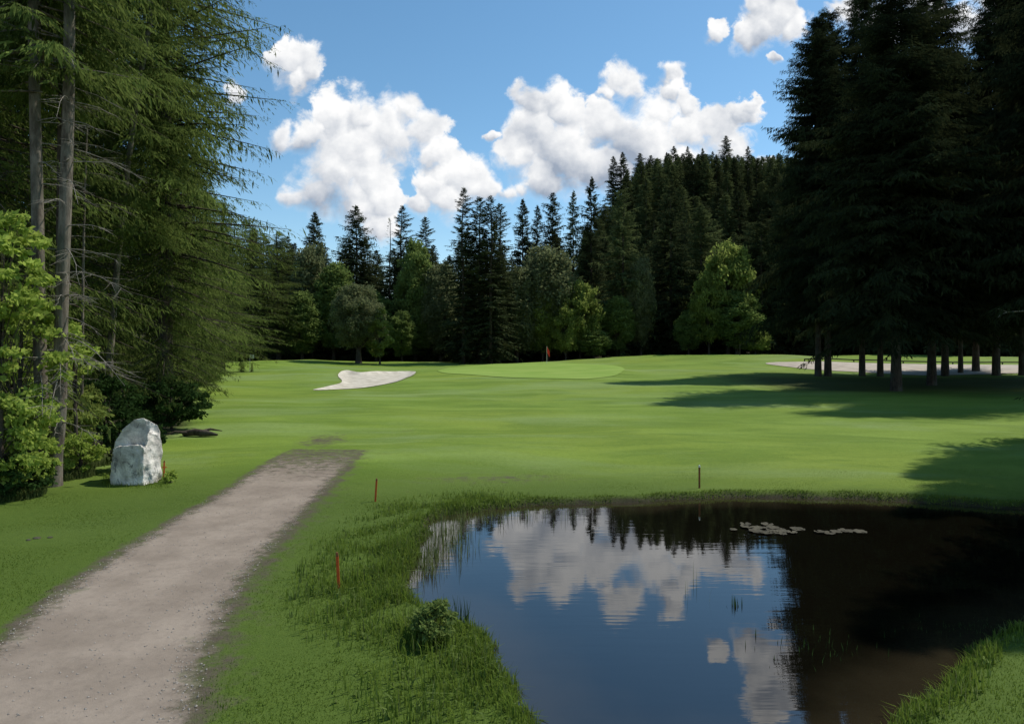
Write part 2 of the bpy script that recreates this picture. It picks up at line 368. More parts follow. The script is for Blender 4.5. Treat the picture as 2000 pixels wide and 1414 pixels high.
EDX = np.array([6., 14, 20.5, 22.5, 30, 36, 48, 80, 120, 150]); EDL = np.array([-15., -15, -14.4, -14.8, -15.9, -16.9, -22.6, -36.5, -52, -60])
def wood_edge(y): return np.interp(y, EDX, EDL)
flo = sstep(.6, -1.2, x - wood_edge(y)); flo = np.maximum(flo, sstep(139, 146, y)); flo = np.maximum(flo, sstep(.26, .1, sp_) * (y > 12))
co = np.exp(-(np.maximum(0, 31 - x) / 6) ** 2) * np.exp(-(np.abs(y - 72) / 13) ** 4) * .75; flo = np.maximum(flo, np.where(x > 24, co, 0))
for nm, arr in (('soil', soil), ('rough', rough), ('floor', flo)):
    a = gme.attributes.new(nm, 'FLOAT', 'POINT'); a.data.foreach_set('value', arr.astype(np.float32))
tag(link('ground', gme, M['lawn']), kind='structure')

def sheet(name, poly, mat, dz, step, edge=False, zfix=None):
    lo, hi = poly.min(0), poly.max(0)
    gx, gy = np.meshgrid(np.arange(lo[0], hi[0], step), np.arange(lo[1], hi[1], step * (1 if hi[1] < 40 else 1.5)))
    gx, gy = gx.ravel(), gy.ravel(); m = sdist(gx, gy, poly) < -step * .4
    pts = [Vector(p) for p in poly] + [Vector(p) for p in zip(gx[m], gy[m])]
    n = len(poly); vs_, _, fs, *_r = delaunay_2d_cdt(pts, [], [list(range(n))], 1, 1e-5)
    A = np.array([[v.x, v.y] for v in vs_]); zz = height(A[:, 0], A[:, 1]) + dz if zfix is None else np.full(len(A), zfix)
    me = bpy.data.meshes.new(name); me.from_pydata(np.column_stack([A, zz]).tolist(), [], [list(f) for f in fs]); me.update()
    if edge:
        a = me.attributes.new('edge', 'FLOAT', 'POINT'); a.data.foreach_set('value', (np.minimum(-sdist(A[:, 0], A[:, 1], poly), (28.6 - A[:, 1]) * .075) if name == 'path' else -sdist(A[:, 0], A[:, 1], poly)).astype(np.float32))
    for p in me.polygons: p.use_smooth = True
    if len(me.polygons) and me.polygons[0].normal.z < 0: me.flip_normals()
    return tag(link(name, me, mat), kind='structure')
sheet('path', TRACK, M['track'], .012, .25, True)
sheet('putting_green', GREEN, M['green'], .05, 1.0)
sheet('bunker', BUNK, M['sand'], .06, .5)
sheet('pond_water', POND, M['water'], 0, .5, True, zfix=WZ)
ST = smooth_closed(np.array([(40.5, 109), (46, 111), (70, 109), (130, 110), (130, 90), (70, 91), (54, 93), (47, 98), (43, 103)]), 4)
sheet('sand_track', ST, M['sandtrack'], .06, 2.)

# ------------------------------------------------------------------ trees
def trunk_mesh(H, r0, seed, lean=(0, 0), n=9, m=14, flare=1.5, top=.04, bend=.012):
    r = np.random.default_rng(seed); t = np.linspace(0, 1, m) ** 1.25
    wob = np.cumsum(r.normal(0, bend, (m, 2)), 0) * H * .25; wob -= wob[0]
    pts = np.column_stack([lean[0] * t * H + wob[:, 0] * t, lean[1] * t * H + wob[:, 1] * t, t * H - .15])
    rad = r0 * (1 - t) ** .8 + top; rad[0] *= flare; rad[1] *= 1 + (flare - 1) * .3
    # an extra flare ring close to the ground
    pts = np.insert(pts, 1, pts[0] + (0, 0, .35), 0); rad = np.insert(rad, 1, rad[0] * .8)
    return pts, rad, tube(pts, rad, n)
def spruce_crown(H, R, cb, nb, K, seed, sub=1, prof=.75, droop=.38, hang=.6, leafw=.30, leafl=1., lean=(0, 0), extra=(), sticks=False, up=.65, dens=1., lobe=.2, hangl=1., low=.6, lowk=2.5):
    r = np.random.default_rng(seed)
    u = ((np.arange(nb) + r.random(nb)) / nb) ** .92
    az = r.random(nb) * 2 * np.pi
    L = R * (1 - u) ** prof * np.minimum(1, low + u * lowk) * r.uniform(.62, 1.12, nb) * (1 + lobe * np.sin(3 * az + u * 9 + seed) + lobe * .6 * np.sin(u * 47 + seed * 1.3))
    L = np.maximum(L, .25); e0 = -.12 + up * u ** 1.3 + r.normal(0, .09, nb)
    z0 = cb + (H - cb) * u
    if len(extra):
        ex = np.array(extra, float); z0 = np.append(z0, ex[:, 0]); az = np.append(az, ex[:, 1]); L = np.append(L, ex[:, 2]); e0 = np.append(e0, ex[:, 3]); u = np.append(u, np.clip((ex[:, 0] - cb) / (H - cb), 0, 1))
    nb = len(u); dr = droop * (1 - .7 * u) * r.uniform(.6, 1.3, nb)
    def curve(s):     # s: (nb,k)
        rr = L[:, None] * s * np.cos(e0)[:, None]
        zz = z0[:, None] + L[:, None] * (s * np.sin(e0)[:, None] - dr[:, None] * s ** 2 + dr[:, None] * .45 * s ** 3)
        fz = zz / H
        return np.stack([rr * np.cos(az)[:, None] + lean[0] * zz, rr * np.sin(az)[:, None] + lean[1] * zz, zz], -1)
    s = (np.arange(K)[None] + r.random((nb, K))) / K * .92 + .08; s = s ** .8
    p = curve(s); fw = nrm(curve(np.minimum(s + .03, 1.03)) - curve(s - .02))
    sd = np.stack([-np.sin(az), np.cos(az), np.zeros(nb)], -1)[:, None] * np.ones((1, K, 1))
    btone = r.random(nb)[:, None] * np.ones((1, K))
    Ps, Ds, Ls, Ws, Ts = [], [], [], [], []
    for sg in (-1, 1):
        d = nrm(fw * .75 + sg * sd * r.uniform(.5, 1.0, (nb, K, 1)) + np.array([0, 0, -1.]) * r.uniform(.0, .45, (nb, K, 1)))
        l = (.36 * L[:, None] * (1 - s) ** .7 + .16 + .03 * R) * r.uniform(.6, 1.15, (nb, K)) * leafl
        if sub == 1:
            Ps.append(p.reshape(-1, 3)); Ds.append(d.reshape(-1, 3)); Ls.append(l.ravel()); Ws.append(l.ravel() * leafw); Ts.append((btone * .6 + .4 * r.random((nb, K))).ravel())
        else:
            for k in range(sub):
                for s2 in (-1, 1):
                    q0 = p + d * (l * (k + r.random((nb, K)) * .8) / sub)[..., None] + np.array([0, 0, -1.]) * (l * (k / sub) ** 2 * .18)[..., None]
                    dd = nrm(d * .8 + s2 * np.cross(d, np.array([0, 0, 1.])) * r.uniform(.2, .7, (nb, K, 1)) + np.array([0, 0, -1.]) * r.uniform(.05, .8, (nb, K, 1)) * hang * 1.2)
                    ll = l / sub * r.uniform(.9, 1.9, (nb, K))
                    Ps.append(q0.reshape(-1, 3)); Ds.append(dd.reshape(-1, 3)); Ls.append(ll.ravel()); Ws.append(ll.ravel() * leafw * .9); Ts.append((btone * .6 + .4 * r.random((nb, K))).ravel())
    # hanging twigs
    nh = 1 if sub == 1 else 2
    for k in range(nh):
        d = nrm(np.array([0, 0, -1.]) + fw * r.uniform(-.1, .5, (nb, K, 1)) + r.normal(0, .15, (nb, K, 3)))
        l = (.10 * L[:, None] + .25) * r.uniform(.4, 1.4, (nb, K)) * hang * hangl
        q0 = p + r.normal(0, .08 * R / 5, (nb, K, 3))
        Ps.append(q0.reshape(-1, 3)); Ds.append(d.reshape(-1, 3)); Ls.append(l.ravel()); Ws.append(l.ravel() * leafw * .75); Ts.append((btone * .5 + .3 * r.random((nb, K))).ravel())
    # leader
    nl = 16; zl = H * (1 - r.random(nl) * .035)
    Ps.append(np.column_stack([lean[0] * zl, lean[1] * zl, zl])); Ds.append(nrm(np.column_stack([r.normal(0, .5, nl), r.normal(0, .5, nl), np.full(nl, .9)]))); Ls.append(np.full(nl, .5)); Ws.append(np.full(nl, .12)); Ts.append(np.full(nl, .5))
    P_, D_, L_, W_, T_ = map(np.concatenate, (Ps, Ds, Ls, Ws, Ts))
    if dens < 1: k = r.random(len(P_)) < dens; P_, D_, L_, W_, T_ = P_[k], D_[k], L_[k], W_[k], T_[k]
    S_ = nrm(np.cross(D_, nrm(r.normal(0, .55, D_.shape) + np.array([0, 0, 1.]))))
    V, f = leaf_quads(P_, D_, S_, L_, W_, .4)
    stk = None
    if sticks:
        ss = np.linspace(0, .92, 6)[None] * np.ones((nb, 1)); cp = curve(ss)
        stk = join([tube(cp[b], (.012 + .009 * L[b]) * (1 - np.linspace(0, .9, 6)), 4) for b in range(nb)])
    return V, f, T_, stk
def make_spruce(name, H, R, cb, nb, K, seed, r0, mat, bark_m='bark_dark', trunk_lean=(0, 0), **kw):
    """prototype: list of (part name, mesh, material)"""
    pts, rad, tr = trunk_mesh(H, r0, seed, trunk_lean)
    V, f, T_, stk = spruce_crown(H, R, cb, nb, K, seed, lean=trunk_lean, **kw)
    if stk is not None: tr = join([tr, stk])
    tm = np_mesh(name + '_trunk', *tr, 4, True); tm.materials.append(M[bark_m])
    cm = np_mesh(name + '_crown', V, f, 4, False, T_); cm.materials.append(M[mat])
    return H, [('trunk', tm), ('crown', cm)]
def make_broadleaf(name, H, R, cb, ncl, nleaf, seed, r0, mat, leaf=.5, squash=1., weep=0., bark_m='bark_dark', shape=1., cs=1., flat=.75):
    r = np.random.default_rng(seed)
    d = nrm(r.normal(0, 1, (ncl, 3))); rad = r.uniform(.35, 1, ncl) ** .5
    c = d * rad[:, None] * np.array([R, R, (H - cb) / 2]) * .86; c[:, 2] += cb + (H - cb) / 2
    t = np.clip((c[:, 2] - cb) / (H - cb), 0, 1); c[:, :2] *= (1 - .35 * t * (shape - 0))[:, None]
    cr = R * r.uniform(.16, .30, ncl) * cs
    P_ = (c[:, None] + nrm(r.normal(0, 1, (ncl, nleaf, 3))) * (r.random((ncl, nleaf, 1)) ** .45) * cr[:, None, None] * np.array([1, 1, flat])).reshape(-1, 3)
    if weep: P_[:, 2] -= weep * (r.random(len(P_)) ** 2) * (H - cb) * .3
    D_ = nrm(r.normal(0, .8, P_.shape) + np.array([0, 0, -.35 - weep])); S_ = nrm(np.cross(D_, r.normal(0, 1, D_.shape)))
    l = leaf * r.uniform(.6, 1.3, len(P_)); tone = (r.random(ncl)[:, None] * .5 + r.random((ncl, nleaf)) * .5).ravel()
    keep = P_[:, 2] > .15; P_, D_, S_, l, tone = P_[keep], D_[keep], S_[keep], l[keep], tone[keep]
    V, f = leaf_quads(P_, D_, S_, l, l * .62, .45)
    pts, rd, tr = trunk_mesh(H * .8, r0, seed, (0, 0), bend=.02)
    limbs = [tr]
    for k in range(min(ncl, 46)):
        b0 = np.array([0, 0, cb * .55 + (c[k, 2] - cb * .55) * r.uniform(.25, .6)]); b0[2] = min(b0[2], H * .7)
        tt = np.linspace(0, 1, 5)[:, None]; mid = (b0 + c[k]) / 2 + r.normal(0, .05 * R, 3) + np.array([0, 0, .06 * R])
        cp = b0 * (1 - tt) ** 2 + 2 * mid * tt * (1 - tt) + c[k] * tt ** 2
        limbs.append(tube(cp, r0 * .32 * (1 - .85 * tt[:, 0]), 5))
    tm = np_mesh(name + '_trunk', *join(limbs), 4, True); tm.materials.append(M[bark_m])
    cm = np_mesh(name + '_crown', V, f, 4, False, tone); cm.materials.append(M[mat])
    return H, [('trunk', tm), ('crown', cm)]
def plant_tree(proto, name, label, cat, x, y, Ht, group=None, wide=1., rz=None, z=None):
    s = Ht / proto[0]
    r = empty(name, (x, y, (H1(x, y) if z is None else z) - .05), label, cat, group, random.random() * 6.28 if rz is None else rz, (s * wide, s * wide, s))
    for pn, me in proto[1]:
        o = bpy.data.objects.new(pn, me); C.objects.link(o); o.parent = r
    return r
def tip(u, ytip, D): x = (u - 1000) * D / F; return x, D, CH - (ytip - HZ) * D / F - H1(x, D)
random.seed(5)

# prototypes
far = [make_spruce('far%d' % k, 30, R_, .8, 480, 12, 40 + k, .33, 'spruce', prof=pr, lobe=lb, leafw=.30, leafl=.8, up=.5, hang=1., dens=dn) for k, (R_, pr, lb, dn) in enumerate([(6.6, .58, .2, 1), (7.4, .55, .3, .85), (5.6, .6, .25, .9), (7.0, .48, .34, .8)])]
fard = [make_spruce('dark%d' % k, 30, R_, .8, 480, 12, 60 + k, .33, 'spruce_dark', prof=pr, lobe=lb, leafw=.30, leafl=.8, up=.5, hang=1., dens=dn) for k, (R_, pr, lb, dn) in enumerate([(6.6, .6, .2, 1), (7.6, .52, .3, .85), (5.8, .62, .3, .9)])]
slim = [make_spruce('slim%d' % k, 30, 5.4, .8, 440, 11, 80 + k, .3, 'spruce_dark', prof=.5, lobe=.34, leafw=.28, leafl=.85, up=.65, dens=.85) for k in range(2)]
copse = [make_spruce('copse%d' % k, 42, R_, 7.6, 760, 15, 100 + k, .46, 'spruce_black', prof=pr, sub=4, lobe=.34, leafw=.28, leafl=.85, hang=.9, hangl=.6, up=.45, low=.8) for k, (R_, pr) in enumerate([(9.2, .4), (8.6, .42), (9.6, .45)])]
left = [make_spruce('left%d' % k, 36, R_, cb_, 560, 13, 120 + k, .36, 'spruce_near', prof=pr, sub=7, lobe=.42, dens=.58, leafw=.24, hang=1.2, hangl=.5, up=.4, sticks=True, droop=.5) for k, (R_, pr, cb_) in enumerate([(6.4, .5, 2.), (5.6, .55, 3.)])]
gold = make_broadleaf('bright', 12, 5, .4, 150, 130, 201, .25, 'leaf_pale', .42, shape=.05, flat=.6)
grey = make_broadleaf('grey', 22, 5, 1.5, 190, 130, 202, .3, 'leaf_grey', .48, weep=.35, shape=.5)
midb = make_broadleaf('mid', 20, 5, 1.0, 190, 130, 203, .3, 'leaf_mid', .45, shape=.5)

# --- far treeline: trees with a tip of their own
GL = 'trees of the far treeline'
for (u, yt, D, pr, w, lab) in [
    (615, 415, 158, fard[0], 1.0, 'dark spruce with pointed tip, leftmost clear tip of the far treeline'),
    (560, 462, 160, far[1], 1.1, 'low spruce peeping over the long drooping bough on the left'),
    (695, 403, 156, fard[1], 1.1, 'broad dark spruce rising straight behind the round lawn tree'),
    (785, 403, 156, slim[0], 1.15, 'narrow dark spruce right of the broad one behind the lawn tree'),
    (830, 425, 158, slim[1], 1.0, 'slimmer spruce with lopsided tip left of the tall black clump'),
    (905, 368, 134, slim[0], 1.05, 'tallest black spruce at the left of the clump by the green'),
    (936, 385, 136, slim[1], 1.0, 'second black spruce of the clump by the green'),
    (958, 384, 133, slim[0], 1.0, 'third black spruce of the clump by the green'),
    (975, 398, 137, slim[1], .95, 'rightmost black spruce of the clump by the green'),
    (1021, 390, 160, fard[0], .95, 'pointed dark spruce just right of the black clump'),
    (1050, 402, 164, fard[2], .9, 'shorter spruce right of the pointed one behind the grey willow'),
    (1080, 378, 162, fard[1], .9, 'dark spruce directly above the grey green willow'),
    (1120, 374, 160, far[2], .95, 'spruce at the left foot of the wooded hill'),
    (1156, 348, 162, fard[0], .95, 'pointed spruce where the wooded hill starts to climb'),
    (1310, 365, 152, fard[1], 1.1, 'broad shadowy spruce standing before the wooded hill'),
    (1215, 372, 150, far[3], 1.0, 'shadowy spruce left of the broad one before the hill'),
    (1370, 400, 155, far[1], 1.0, 'spruce behind the pale bright topped broadleaf'),
    (1488, 420, 146, fard[1], 1.1, 'dark spruce between the bright broadleaf and the right copse')]:
    x_, y_, h_ = tip(u, yt, D); plant_tree(pr, 'spruce_tree', lab, 'tree', x_, y_, h_, GL, w * 30 / h_ if h_ > 34 else w)
# thin half-bare larch
pr = make_spruce('larch', 30, 2.6, 9, 90, 6, 300, .22, 'leaf_grey', prof=.5, lobe=.3, leafw=.2, leafl=.7)
x_, y_, h_ = tip(760, 428, 155); plant_tree(pr, 'larch_tree', 'thin half bare tree with sky showing between two spruces', 'tree', x_, y_, h_, GL)
for (u, yt, D, pr, w, lab) in [
    (610, 448, 150, grey, .85, 'greyish broadleaf below the leftmost far spruce tip'),
    (652, 500, 148, midb, .9, 'soft green broadleaf left of the round lawn tree'),
    (812, 452, 151, midb, .8, 'soft green broadleaf in front of the slim spruces'),
    (860, 490, 150, grey, .8, 'low greyish broadleaf left of the tall black clump'),
    (1070, 452, 146, grey, 1.15, 'drooping grey green willow like tree behind the red flag'),
    (1010, 500, 142, grey, .8, 'olive drooping broadleaf at the right side of the black clump'),
    (1133, 540, 143, gold, .75, 'small bright green broadleaf right of the grey willow'),
    (1105, 590, 140, gold, .6, 'low bright sapling glowing green under the grey willow'),
    (1252, 480, 148, grey, .55, 'narrow pale broadleaf between two dark spruces'),
    (1422, 462, 145, gold, 1.05, 'large broadleaf with bright yellow green top left of the copse'),
    (1440, 560, 141, midb, .9, 'grey green broadleaf below the bright topped one'),
    (1475, 640, 139, gold, .7, 'small pale shrub at the foot of the bright broadleaf'),
    (1160, 640, 141, midb, .8, 'low dark shrub right of the bright sapling'),
    (735, 560, 147, midb, .8, 'soft green broadleaf rising behind the right of the round tree'),
    (785, 600, 144, midb, .7, 'low green broadleaf between the round tree and the black clump'),
    (1060, 560, 143, gold, .6, 'pale green sapling in front of the grey willow'),
    (1205, 570, 146, midb, .7, 'dull green broadleaf before the foot of the hill'),
    (1385, 520, 143, gold, .7, 'green broadleaf at the left of the bright topped one'),
    (1345, 600, 144, midb, .7, 'low broadleaf under the broad shadowy spruce'),
    (590, 560, 143, midb, .8, 'soft green broadleaf at the right end of the left wood'),
    (960, 560, 139, grey, .6, 'olive drooping tree hanging over the foot of the black clump')]:
    x_, y_, h_ = tip(u, yt, D); pw = w * 5; plant_tree(pr, 'broadleaf_tree', lab, 'tree', x_, y_, h_, GL, w * 1.3 * pr[0] / h_ * (1 if h_ > 12 else .8))
# round tree standing out on the lawn
lawn_t = make_broadleaf('lawn', 18, 6.2, 2.0, 210, 150, 210, .6, 'leaf_grey', .40, shape=.25)
x_, y_, h_ = tip(700, 545, 128); plant_tree(lawn_t, 'round_tree', 'round olive broadleaf standing alone on the lawn behind the bunker', 'tree', x_, y_, h_)
bl = make_broadleaf('gold2', 9, 2.6, .8, 40, 120, 211, .1, 'leaf_pale', .35)
x_, y_, h_ = tip(742, 596, 127.2); plant_tree(bl, 'broadleaf_tree', 'small yellow green tree lit at the right flank of the round tree', 'tree', x_, y_, h_)

# --- second rows filling the far wood
LB = 'dark spruce in the unbroken wood behind the fairway'
k = 0
for D in (168, 182):
    for u in np.arange(330, 1180, 27 if D == 168 else 34):
        yt = random.uniform(455, 520) if u > 520 else random.uniform(430, 500)
        x_, y_, h_ = tip(u + random.uniform(-8, 8), yt, D + random.uniform(-4, 4)); plant_tree(random.choice(fard if random.random() < .6 else far), 'spruce_tree', LB, 'tree', x_, y_, h_, 'spruces of the far wood', 1.15)
for u in np.arange(560, 1500, 23):
    x_, y_, h_ = tip(u + random.uniform(-6, 6), random.uniform(575, 640), 152.5 + random.uniform(-1.5, 1.5)); plant_tree(fard[1] if random.random() < .7 else midb, 'undergrowth_tree', 'low dark young tree in the shade at the foot of the far wood', 'tree', x_, y_, h_, 'young trees under the far wood', 1.9)
LH = 'dark spruce in the dense stand covering the hill slope'
for D in np.arange(176, 322, 12.5):
    u0 = 1150 if D > 200 else 1175
    for u in np.arange(u0, 1560, 5.3 * F / D):
        uu = u + random.uniform(-8, 8); x_ = (uu - 1000) * D / F; y_ = D + random.uniform(-5, 5)
        if x_ < 12: continue
        z_ = H1(x_, y_); hh = random.uniform(23, 31)
        yy = HZ - (z_ + hh - CH) * F / D
        lim = np.interp(uu, [1150, 1175, 1195, 1250, 1300, 1560], [385, 352, 328, 320, 306, 304])
        if yy < lim: hh -= (lim - yy) * D / F
        if hh < 12: continue
        plant_tree(random.choice(fard + far + far), 'spruce_tree', LH, 'tree', x_, y_, hh, 'spruces on the hill', 1.1, z=z_)
NTH = ['first', 'second', 'third', 'fourth', 'fifth', 'sixth', 'seventh', 'eighth', 'ninth', 'tenth', 'last']
for kk, (u, yt) in enumerate([(1198, 306), (1216, 298), (1250, 300), (1271, 304), (1302, 298), (1316, 286), (1343, 286), (1372, 290), (1392, 296), (1418, 266), (1461, 286)]):
    x_, y_, h_ = tip(u, yt, 300)
    plant_tree(random.choice(fard), 'spruce_tree', NTH[kk] + ' spruce tip from the left along the skyline of the wooded hill', 'tree', x_, y_, h_, 'skyline spruces on the hill', .95)
# beyond the copse on the right
for D in (150, 163):
    for u in np.arange(1540, 2260, 42):
        x_, y_, h_ = tip(u + random.uniform(-8, 8), random.uniform(330, 420), D + random.uniform(-3, 3)); plant_tree(random.choice(fard), 'spruce_tree', 'dark spruce hidden behind the right hand copse', 'tree', x_, y_, h_, 'spruces behind the copse', 1.3)

# --- right hand copse
CL = 'big spruces of the right hand copse'
for (u, yb, h_, p, w, lab) in [
    (1598, 736, 44, 0, .72, 'spruce at the left edge of the copse, left one of a close pair of trunks'),
    (1617, 735, 45.5, 1, .78, 'right one of the close pair of trunks at the left edge of the copse'),
    (1684, 733, 50, 2, .7, 'spruce with slender trunk standing right of the close pair'),
    (1719, 732, 47, 1, .7, 'thinnest trunked spruce left of the thick trunk'),
    (1750, 762, 37.5, 2, .85, 'nearest spruce of the copse with the thickest trunk'),
    (1820, 752, 40, 0, .8, 'spruce right of the thickest trunk, close before the pale track'),
    (1846, 731, 43, 1, .85, 'spruce just behind the one right of the thickest trunk'),
    (1876, 728, 38, 1, .6, 'slender spruce left of the flared trunk'),
    (1906, 727, 40, 0, .85, 'spruce with wide flared trunk base on the pale track'),
    (1946, 733, 52, 2, .85, 'tall spruce right of the flared trunk'),
    (1998, 733, 54, 0, .9, 'spruce cut by the right edge of the picture'),
    (2050, 745, 50, 1, .95, 'spruce just outside the right edge of the picture'),
    (2110, 770, 44, 2, .95, 'near spruce outside the right edge of the picture')]:
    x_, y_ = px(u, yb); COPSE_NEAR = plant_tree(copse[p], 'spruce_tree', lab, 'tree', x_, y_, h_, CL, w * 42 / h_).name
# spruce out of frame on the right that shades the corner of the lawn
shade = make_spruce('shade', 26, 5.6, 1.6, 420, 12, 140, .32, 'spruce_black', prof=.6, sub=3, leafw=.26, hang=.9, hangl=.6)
r_ = plant_tree(shade, 'spruce_tree', 'tall spruce right of the pond throwing its shade on the lawn corner', 'tree', 32.0, 33, 30, None, .8, rz=0)
plant_tree(shade, 'spruce_tree', 'spruce beyond the right edge that shades the far right corner of the pond', 'tree', 27.6, 28, 27, None, .72, rz=2)
plant_tree(shade, 'spruce_tree', 'unseen bushy young spruce nearest to the camera, added beyond the right edge for its shade', 'tree', 17.0, 16.0, 16, None, 1.0, rz=1)  # unseen tree, added and widened to darken the near bank
plant_tree(shade, 'spruce_tree', 'unseen small spruce added beyond the right edge to shade the near corner of the pond', 'tree', 18.3, 17.9, 20, None, .82)  # unseen tree, added to darken the near water
r_ = bpy.data.objects[COPSE_NEAR]; bpy.context.view_layer.update(); iv = r_.matrix_world.inverted(); tx, ty = r_.location[:2]
def wl(*p): return tuple(iv @ Vector(p))
ts = [tube([wl(tx, ty, 7.2), wl(tx - 3, ty - 1, 7.1), wl(tx - 6, ty - 2.1, 6.9), wl(tx - 8.2, ty - 2.9, 6.75), wl(tx - 9.2, ty - 3.2, 7.0)], [.10, .085, .07, .05, .02], 5),
      tube([wl(tx - 8.2, ty - 2.9, 6.75), wl(tx - 8.9, ty - 3.1, 6.55), wl(tx - 9.1, ty - 3.1, 6.3)], [.045, .04, .015], 5)]
tag(link('branch', np_mesh('bare_branch', *join(ts), 4, True), M['deadwood'], r_), 'bare pale branch')

# --- left hand wood
LG = 'spruces of the left hand wood'
big = make_spruce('bigleft', 38, 7.0, 1.8, 780, 16, 150, .38, 'spruce_near', prof=.42, sub=7, lobe=.36, leafw=.24, leafl=.8, hang=1.0, hangl=.45, low=.24, lowk=1.6, up=.45, droop=.5, sticks=True, dens=.64,
    extra=[(10.6, -.25, 8.0, .08), (10.4, -.38, 7.6, .05), (10.2, -.15, 7.4, .0), (9.2, -.3, 7.2, -.1), (15.5, -.2, 6.6, .05), (17.5, .1, 6.8, .15), (19.5, -.4, 6.7, .2), (20, -.1, 6.9, .25), (14, -.5, 6.4, -.05), (12.5, 0, 5.4, 0)])
plant_tree(big, 'spruce_tree', 'large olive spruce behind the boulder with a long drooping bough to the right', 'tree', -18.3, 36, 38, LG, 1., rz=0)
for (u, D, h_, p, w, lab) in [
    (380, 61, 20, 0, .72, 'lower spruce beyond the large one, skirts over the lawn edge'),
    (432, 96, 24, 1, 1.3, 'spruce at the bend of the lawn left of the white flag'),
    (488, 136, 28, 0, 1.3, 'olive spruce at the back of the left wood'),
    (545, 142, 27, 1, 1.3, 'rightmost olive spruce of the left wood'),
    (62, 29, 32, 1, .9, 'spruce right behind the twin grey trunks'),
    (215, 42, 38, 0, 1.0, 'spruce seen between the twin trunks and the large olive spruce'),
    (130, 36, 34, 1, 1.0, 'dim spruce deeper in the wood behind the twin trunks'),
    (300, 50, 27, 0, 1.1, 'dim spruce deeper in the wood behind the large olive one'),
    (-40, 24, 30, 0, .85, 'spruce at the left edge of the picture'),
    (10, 40, 28, 0, 1.1, 'dim spruce deep in the wood at the left edge'),
    (150, 60, 25, 1, 1.3, 'spruce far inside the left wood'),
    (330, 78, 27, 0, 1.4, 'tall spruce far behind the large olive one'),
    (395, 118, 32, 1, 1.5, 'spruce far along the wood edge')]:
    x_ = (u - 1000) * D / F; plant_tree(left[p], 'spruce_tree', lab, 'tree', x_, D, h_, LG, w * 36 / h_)
for k in range(26):
    D = random.uniform(45, 120); x_ = wood_edge(D) - random.uniform(6, 45); u_ = 1000 + F * x_ / D
    plant_tree(random.choice(fard), 'spruce_tree', 'dark spruce deep inside the left hand wood', 'tree', x_, D, random.uniform(15, 21) + max(0, D - 60) * .12, 'spruces deep in the left wood', 1.3)

# twin grey trunks in the left foreground
def path_trunk(pxs, D0, r0, r1, n=11, dy=0):
    """trunk through photo positions at depth D0; local to the tree's base"""
    return np.array([((u - 1000) * D0 / F - TX, D0 - TY + dy, CH - (y - HZ) * D0 / F) for u, y in pxs])
TX, TY = px(98, 948); TW = empty('twin_trunk_spruce', (TX, TY, 0), 'tall spruce with two grey bare trunks forking at the base left of the boulder', 'tree')
def spl(pts, k=5):
    pts = np.asarray(pts, float); n = len(pts); t = np.arange(n); tt = np.linspace(0, n - 1, (n - 1) * k + 1)
    P_ = np.vstack([2 * pts[0] - pts[1], pts, 2 * pts[-1] - pts[-2]]); out = []
    for q_ in tt:
        i_ = min(int(q_), n - 2); f_ = q_ - i_; p0, p1, p2, p3 = P_[i_], P_[i_ + 1], P_[i_ + 2], P_[i_ + 3]
        out.append(.5 * (2 * p1 + (p2 - p0) * f_ + (2 * p0 - 5 * p1 + 4 * p2 - p3) * f_ ** 2 + (3 * p1 - p0 - 3 * p2 + p3) * f_ ** 3))
    return np.array(out)
tA = spl(path_trunk([(98, 958), (92, 900), (82, 800), (76, 600), (73, 400), (68, 200), (64, 0), (58, -260)], TY, 0, 0))
tB = spl(path_trunk([(104, 958), (110, 890), (118, 800), (122, 620), (130, 400), (136, 200), (138, 0), (140, -320)], TY, 0, 0, dy=-.05))
rA = np.interp(np.linspace(0, 1, len(tA)), [0, .06, .14, 1], [.34, .26, .20, .13]); rB = np.interp(np.linspace(0, 1, len(tB)), [0, .06, .14, 1], [.30, .25, .205, .14])
link('trunk', np_mesh('trunk', *tube(tA, rA, 14), 4, True), M['bark_grey'], TW); link('trunk', np_mesh('trunk', *tube(tB, rB, 14), 4, True), M['bark_grey'], TW)
rr = np.random.default_rng(77)
def dead_branch(base, az, L, dip, parent, r0=.022):
    t = np.linspace(0, 1, 8); dirv = np.array([math.cos(az), math.sin(az)])
    p = np.column_stack([base[0] + dirv[0] * L * t, base[1] + dirv[1] * L * t, base[2] + L * (.12 * t - dip * t ** 1.8)]); p += rr.normal(0, .02, p.shape) * t[:, None]
    parts = [tube(p, r0 * (1 - .8 * t), 5)]
    for _ in range(int(5 * L)):
        k = rr.integers(2, 7); l = L * rr.uniform(.12, .32); a2 = az + rr.choice([-1, 1]) * rr.uniform(.4, 1.1)
        q = p[k] + np.outer(np.linspace(0, 1, 4), [math.cos(a2) * l, math.sin(a2) * l, -l * rr.uniform(.0, .7)]); parts.append(tube(q, r0 * .35 * np.array([1, .8, .5, .25]), 3))
    return link('dead_branch', np_mesh('dead_branch', *join(parts), 4, True), M['deadwood'], parent)
for k in range(58):
    T_ = tB if k % 3 else tA; i_ = rr.integers(8, len(T_) - 8); az = rr.uniform(-1.2, .5) if k % 4 else rr.uniform(2.4, 4.2)
    dead_branch(T_[i_], az, rr.uniform(.7, 3.2), rr.uniform(.15, .6), TW)
V, f, T_, stk = spruce_crown(30, 4.2, 12.6, 260, 13, 160, sub=6, prof=.5, leafw=.24, hang=1.3, hangl=.5, droop=.5, sticks=True, lean=(-.02, 0),
    extra=[(13.2, -.9, 4.6, .05), (12.6, 2.9, 3.4, 0), (13.8, -1.6, 4.2, .0), (12.2, -2.4, 3.2, -.1), (12.9, -.3, 4.2, 0)])
